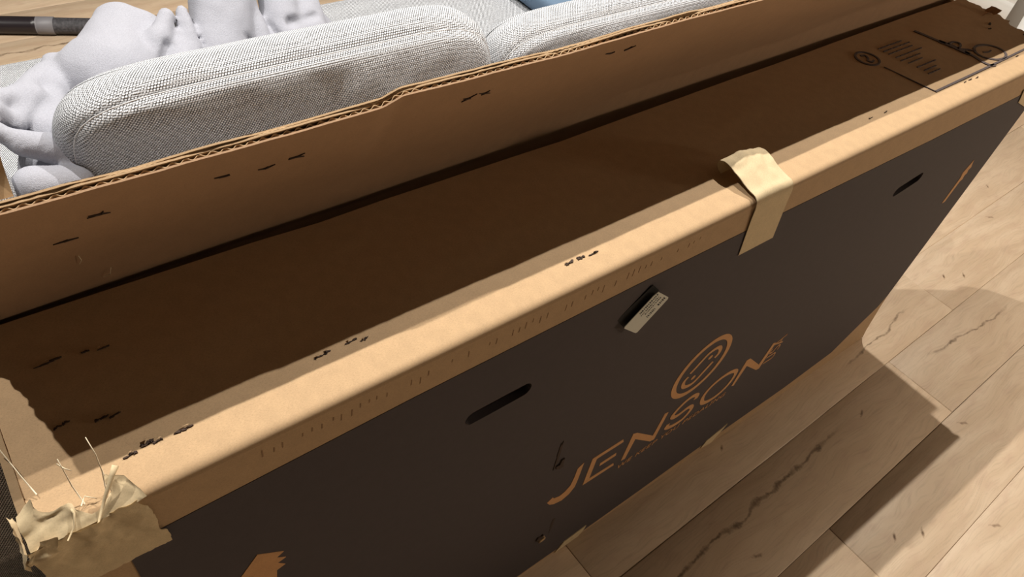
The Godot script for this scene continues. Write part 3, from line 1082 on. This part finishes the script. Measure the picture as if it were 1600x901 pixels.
func crumple(p: Vector3, amp: float) -> Vector3:
	return p + Vector3(noise.get_noise_3d(p.x * 45.0, p.y * 45.0, p.z * 45.0), noise.get_noise_3d(p.x * 45.0 + 50.0, p.y * 45.0, p.z * 45.0), noise.get_noise_3d(p.x * 45.0, p.y * 45.0 + 80.0, p.z * 45.0)) * amp

func box_tape(t: Node3D, F: Transform3D):
	# paper tape over the front edge with its end curled up
	var path := [Vector3(0.8095, 0.7060, 0.0016), Vector3(0.8035, 0.7350, 0.0018), Vector3(0.7965, 0.770, 0.0020), Vector3(0.7915, 0.795, 0.0026), Vector3(0.7905, 0.8045, -0.002), Vector3(0.790, 0.8075, -0.012), Vector3(0.789, 0.8125, -0.025), Vector3(0.788, 0.8175, -0.038), Vector3(0.787, 0.8205, -0.048), Vector3(0.7865, 0.8210, -0.055), Vector3(0.786, 0.8185, -0.0605), Vector3(0.786, 0.8130, -0.0620), Vector3(0.786, 0.8080, -0.0590), Vector3(0.786, 0.8055, -0.0530)]
	var curve := Curve3D.new()
	for p in path:
		curve.add_point(p)
	var st := begin()
	for off in [0.0, 0.0007]:
		sheet(st, func(u, v):
			var p := curve.sample_baked(v * curve.get_baked_length(), true)
			var w: float = (u - 0.5) * 0.069
			var low: float = clampf((0.735 - p.y) / 0.03, 0.0, 1.0)
			var q := p + Vector3(w, -low * 0.001, 0)
			var d: float = clampf((p.y - 0.8) / 0.02, 0.0, 1.0)
			q.y += d * 0.004 * sin(u * 4.0) + off
			q.z += off * 0.6
			return crumple(q, 0.0022 * d) , 20, 60)
	var c := put("paper_tape", st, M.tape, t)
	c.set_meta("label", "pale paper tape over the front edge with its end curled up")
	# tape around the right front corner
	st = begin()
	for off in [0.0015, 0.0022]:
		sheet(st, func(u, v): return crumple(Vector3(lerpf(1.49 + 0.02 * v, L + 0.003, u), lerpf(0.755, 0.69 + 0.035 * (1.0 - u), v), off), 0.0006), 8, 8)
	var r := put("paper_tape", st, M.tape, t)
	r.set_meta("label", "pale paper tape at the right front corner")
	# torn, crumpled tape over the left front corner
	st = begin()
	for off in [0.0, 0.0008]:
		sheet(st, func(u, v):
			var right := table(v, [0.0, 0.28, 0.62, 0.7, 0.74, 1.0], [0.068, 0.0745, 0.073, 0.0735, 0.0775, 0.078])
			var x := lerpf(-0.002, right + 0.0012 * noise.get_noise_1d(v * 40.0), u)
			var p := crumple(Vector3(x, lerpf(0.802, 0.727 + 0.002 * noise.get_noise_1d(u * 9.0), v), 0.002 + off), 0.0032 * (1.0 - v))
			p.z += 0.0028 * (1.0 - v) * absf(sin(u * 9.0)) * (1.0 - v)
			return p, 44, 30)
		sheet(st, func(u, v):
			var x := lerpf(0.0, 0.070, u)
			var tall := table(u, [0.0, 0.1, 0.3, 0.5, 0.6, 0.72, 0.86, 0.92, 1.0], [0.026, 0.030, 0.022, 0.010, 0.004, 0.012, 0.028, 0.024, 0.002])
			var q := Vector3(x + 0.004 * v * sin(u * 20.0), 0.801 + tall * v * 0.72, 0.003 + off - tall * v * 0.75)
			return crumple(q, 0.0045 * v), 44, 14)
	sheet(st, func(u, v): return crumple(Vector3(-0.004 - 0.003 * v, lerpf(0.812, 0.775, v), lerpf(-0.024, 0.004, u)), 0.005), 14, 10)
	sheet(st, func(u, v): return crumple(Vector3(lerpf(-0.004, 0.016, u), lerpf(0.806, 0.790, v), 0.006), 0.006), 10, 8)
	for q in [[Vector3(0.041, 0.800, 0.004), Vector3(0.050, 0.812, -0.003), Vector3(0.060, 0.824, -0.012), Vector3(0.064, 0.827, -0.016), 0.0007, 0.0024], [Vector3(0.022, 0.800, 0.006), Vector3(0.028, 0.806, 0.002), Vector3(0.031, 0.810, -0.004), Vector3(0.030, 0.812, -0.010), 0.0005, 0.0011], [Vector3(-0.002, 0.792, 0.005), Vector3(0.003, 0.797, 0.006), Vector3(0.009, 0.797, 0.006), Vector3(0.014, 0.801, 0.004), 0.0010, 0.0005]]:
		tube(st, [crumple(q[0], 0.002), crumple(q[1], 0.002), crumple(q[2], 0.002), crumple(q[3], 0.002)], q[4], q[5], 7)
	var tt := put("torn_tape", st, M.tape, t, true)
	tt.set_meta("label", "crumpled torn paper tape over the left front corner")
	# scraps of tape left along the bottom edge
	for s in [[V(0.634, 0.0), V(0.649, 0.027), V(0.703, 0.034), V(0.700, 0.018), V(0.690, 0.002)], [V(1.027, 0.02), V(1.034, 0.042), V(1.092, 0.060), V(1.080, 0.036), V(1.064, 0.010)]]:
		st = begin()
		plate(st, PackedVector2Array(s), F, 0.0005, 0.002)
		put("tape_scrap", st, M.tape, t, false)
	# frayed threads standing out of the torn tape
	for f in [[V3(0.038, 0.80, -0.014), V3(0.036, 0.815, -0.022), V3(0.036, 0.83, -0.026), V3(0.036, 0.842, -0.028)], [V3(0.052, 0.80, -0.012), V3(0.056, 0.822, -0.018), V3(0.057, 0.838, -0.022), V3(0.056, 0.852, -0.028)], [V3(0.052, 0.802, -0.012), V3(0.056, 0.812, -0.02), V3(0.056, 0.822, -0.024)], [V3(0.014, 0.803, -0.036), V3(0.010, 0.812, -0.05), V3(0.004, 0.818, -0.075), V3(0.0, 0.82, -0.085)], [V3(0.036, 0.803, -0.012), V3(0.040, 0.806, -0.016), V3(0.046, 0.803, -0.012)], [V3(0.034, 0.835, -0.03), V3(0.037, 0.832, -0.026), V3(0.040, 0.829, -0.024)]]:
		st = begin()
		tube(st, f, 0.0005, 0.0003, 5)
		put("thread", st, flat(Color8(226, 212, 184)), t)
	# two hairs caught on the raised flap
	for h in [[flap_point(0.098, 0.52, -0.001), flap_point(0.100, 0.55, -0.002), flap_point(0.099, 0.58, -0.001)], [flap_point(0.112, 0.36, -0.001), flap_point(0.117, 0.38, -0.003), flap_point(0.119, 0.42, -0.002)]]:
		st = begin()
		tube(st, h, 0.0003, 0.0003, 4)
		put("thread", st, flat(Color8(226, 212, 184)), t)
	# peeling printed label, the shade beside it painted as a black plate
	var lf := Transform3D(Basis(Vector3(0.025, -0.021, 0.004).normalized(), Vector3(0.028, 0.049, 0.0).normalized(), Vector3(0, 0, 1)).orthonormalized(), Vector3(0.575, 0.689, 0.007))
	st = begin()
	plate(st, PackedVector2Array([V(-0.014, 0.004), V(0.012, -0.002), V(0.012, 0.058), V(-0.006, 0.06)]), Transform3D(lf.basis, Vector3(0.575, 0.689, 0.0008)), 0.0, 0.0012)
	put("label_shade", st, flat(Color8(16, 14, 14)), t, false)
	st = begin()
	plate(st, PackedVector2Array([V(0.0, 0.002), V(0.002, 0.0), V(0.029, 0.0), V(0.031, 0.002), V(0.031, 0.055), V(0.029, 0.057), V(0.003, 0.057), V(0.001, 0.050)]), lf, -0.0004, 0.0004)
	var lb := put("paper_label", st, flat(Color8(206, 206, 196)), t, false)
	lb.set_meta("label", "small white paper label with rows of tiny print")
	st = begin()
	for r2 in [[0.004, 0.024, 0.056, 0.0030], [0.010, 0.022, 0.054, 0.0018], [0.0145, 0.026, 0.055, 0.0018], [0.021, 0.024, 0.038, 0.0040], [0.021, 0.043, 0.055, 0.0040]]:
		var y: float = r2[1]
		while y < r2[2] - 0.001:
			var w := rng.randf_range(0.0007, 0.0020)
			poly(st, [V(r2[0], y), V(r2[0] + r2[3], y), V(r2[0] + r2[3], y + w), V(r2[0], y + w)], lf.translated_local(Vector3(0, 0, 0.0004)), 0.0002)
			y += w + rng.randf_range(0.0006, 0.0014)
	var mk := put("label_print", st, flat(Color8(60, 60, 60)), t, false)
	mk.set_meta("kind", "stuff")

func V3(x: float, y: float, z: float) -> Vector3:
	return Vector3(x, y, z)

# ---------------------------------------------------------------- small things
func small_things():
	var p := thing("floor_pole", "black round pole with a grey collar lying on the far floor", "pole", Vector3(0.364, 0.026, -2.158), -0.42)
	var st := begin()
	tube(st, [Vector3(-0.9, 0, 0), Vector3(-0.06, 0, 0), Vector3(-0.045, 0, 0)], 0.026, 0.026, 20)
	put("tube", st, flat(Color8(36, 30, 34), 0.35), p)
	st = begin()
	tube(st, [Vector3(-0.048, 0, 0), Vector3(-0.044, 0, 0), Vector3(0.0, 0, 0)], 0.0262, 0.0265, 20)
	put("collar", st, flat(Color8(120, 118, 122), 0.5), p)
	st = begin()
	tube(st, [Vector3(0.0, 0, 0), Vector3(0.4, 0, 0)], 0.024, 0.024, 20)
	var sp := flat(Color8(120, 118, 122), 0.6)
	sp.albedo_texture = noise_tex(0.06, 3, Color(0.25, 0.25, 0.26), Color(0.85, 0.85, 0.86), 256)
	sp.uv1_triplanar = true
	sp.uv1_scale = Vector3(6, 6, 6)
	put("sleeve", st, sp, p)
	st = begin()
	rbox(st, Vector3(1.43, 0.49, -1.02), Vector3(0.36, 0.055, 0.34), 0.02, 3, 2)
	var b := put("folded_throw", st, flat(Color8(92, 112, 134)))
	tag(b, "folded slate blue throw on the sofa seat beyond the right back cushion", "throw")
	var w := thing("waste_bin", "white round waste bin in front of the grey basket near the far right wall", "bin", Vector3(3.27, 0, -0.43))
	var bk := thing("laundry_basket", "tall grey round basket standing by the skirting of the far right wall", "basket", Vector3(3.56, 0, -0.56))
	st = begin()
	lathe(st, [Vector2(0, 0.0), Vector2(0.12, 0.0), Vector2(0.125, 0.55), Vector2(0.118, 0.55), Vector2(0.114, 0.01), Vector2(0, 0.01)], 40)
	put("body", st, flat(Color8(150, 144, 136)), bk)
	st = begin()
	lathe(st, [Vector2(0.116, 0.53), Vector2(0.128, 0.532), Vector2(0.13, 0.552), Vector2(0.122, 0.558), Vector2(0.115, 0.552)], 40)
	put("rim", st, flat(Color8(150, 144, 136)), bk)
	st = begin()
	lathe(st, [Vector2(0, 0.0), Vector2(0.10, 0.0), Vector2(0.12, 0.30), Vector2(0.115, 0.30), Vector2(0.096, 0.01), Vector2(0, 0.01)], 36)
	put("body", st, M.white_paint, w)
	st = begin()
	lathe(st, [Vector2(0.115, 0.295), Vector2(0.122, 0.296), Vector2(0.124, 0.302), Vector2(0.118, 0.306), Vector2(0.113, 0.302)], 36)
	put("rim", st, M.white_paint, w)
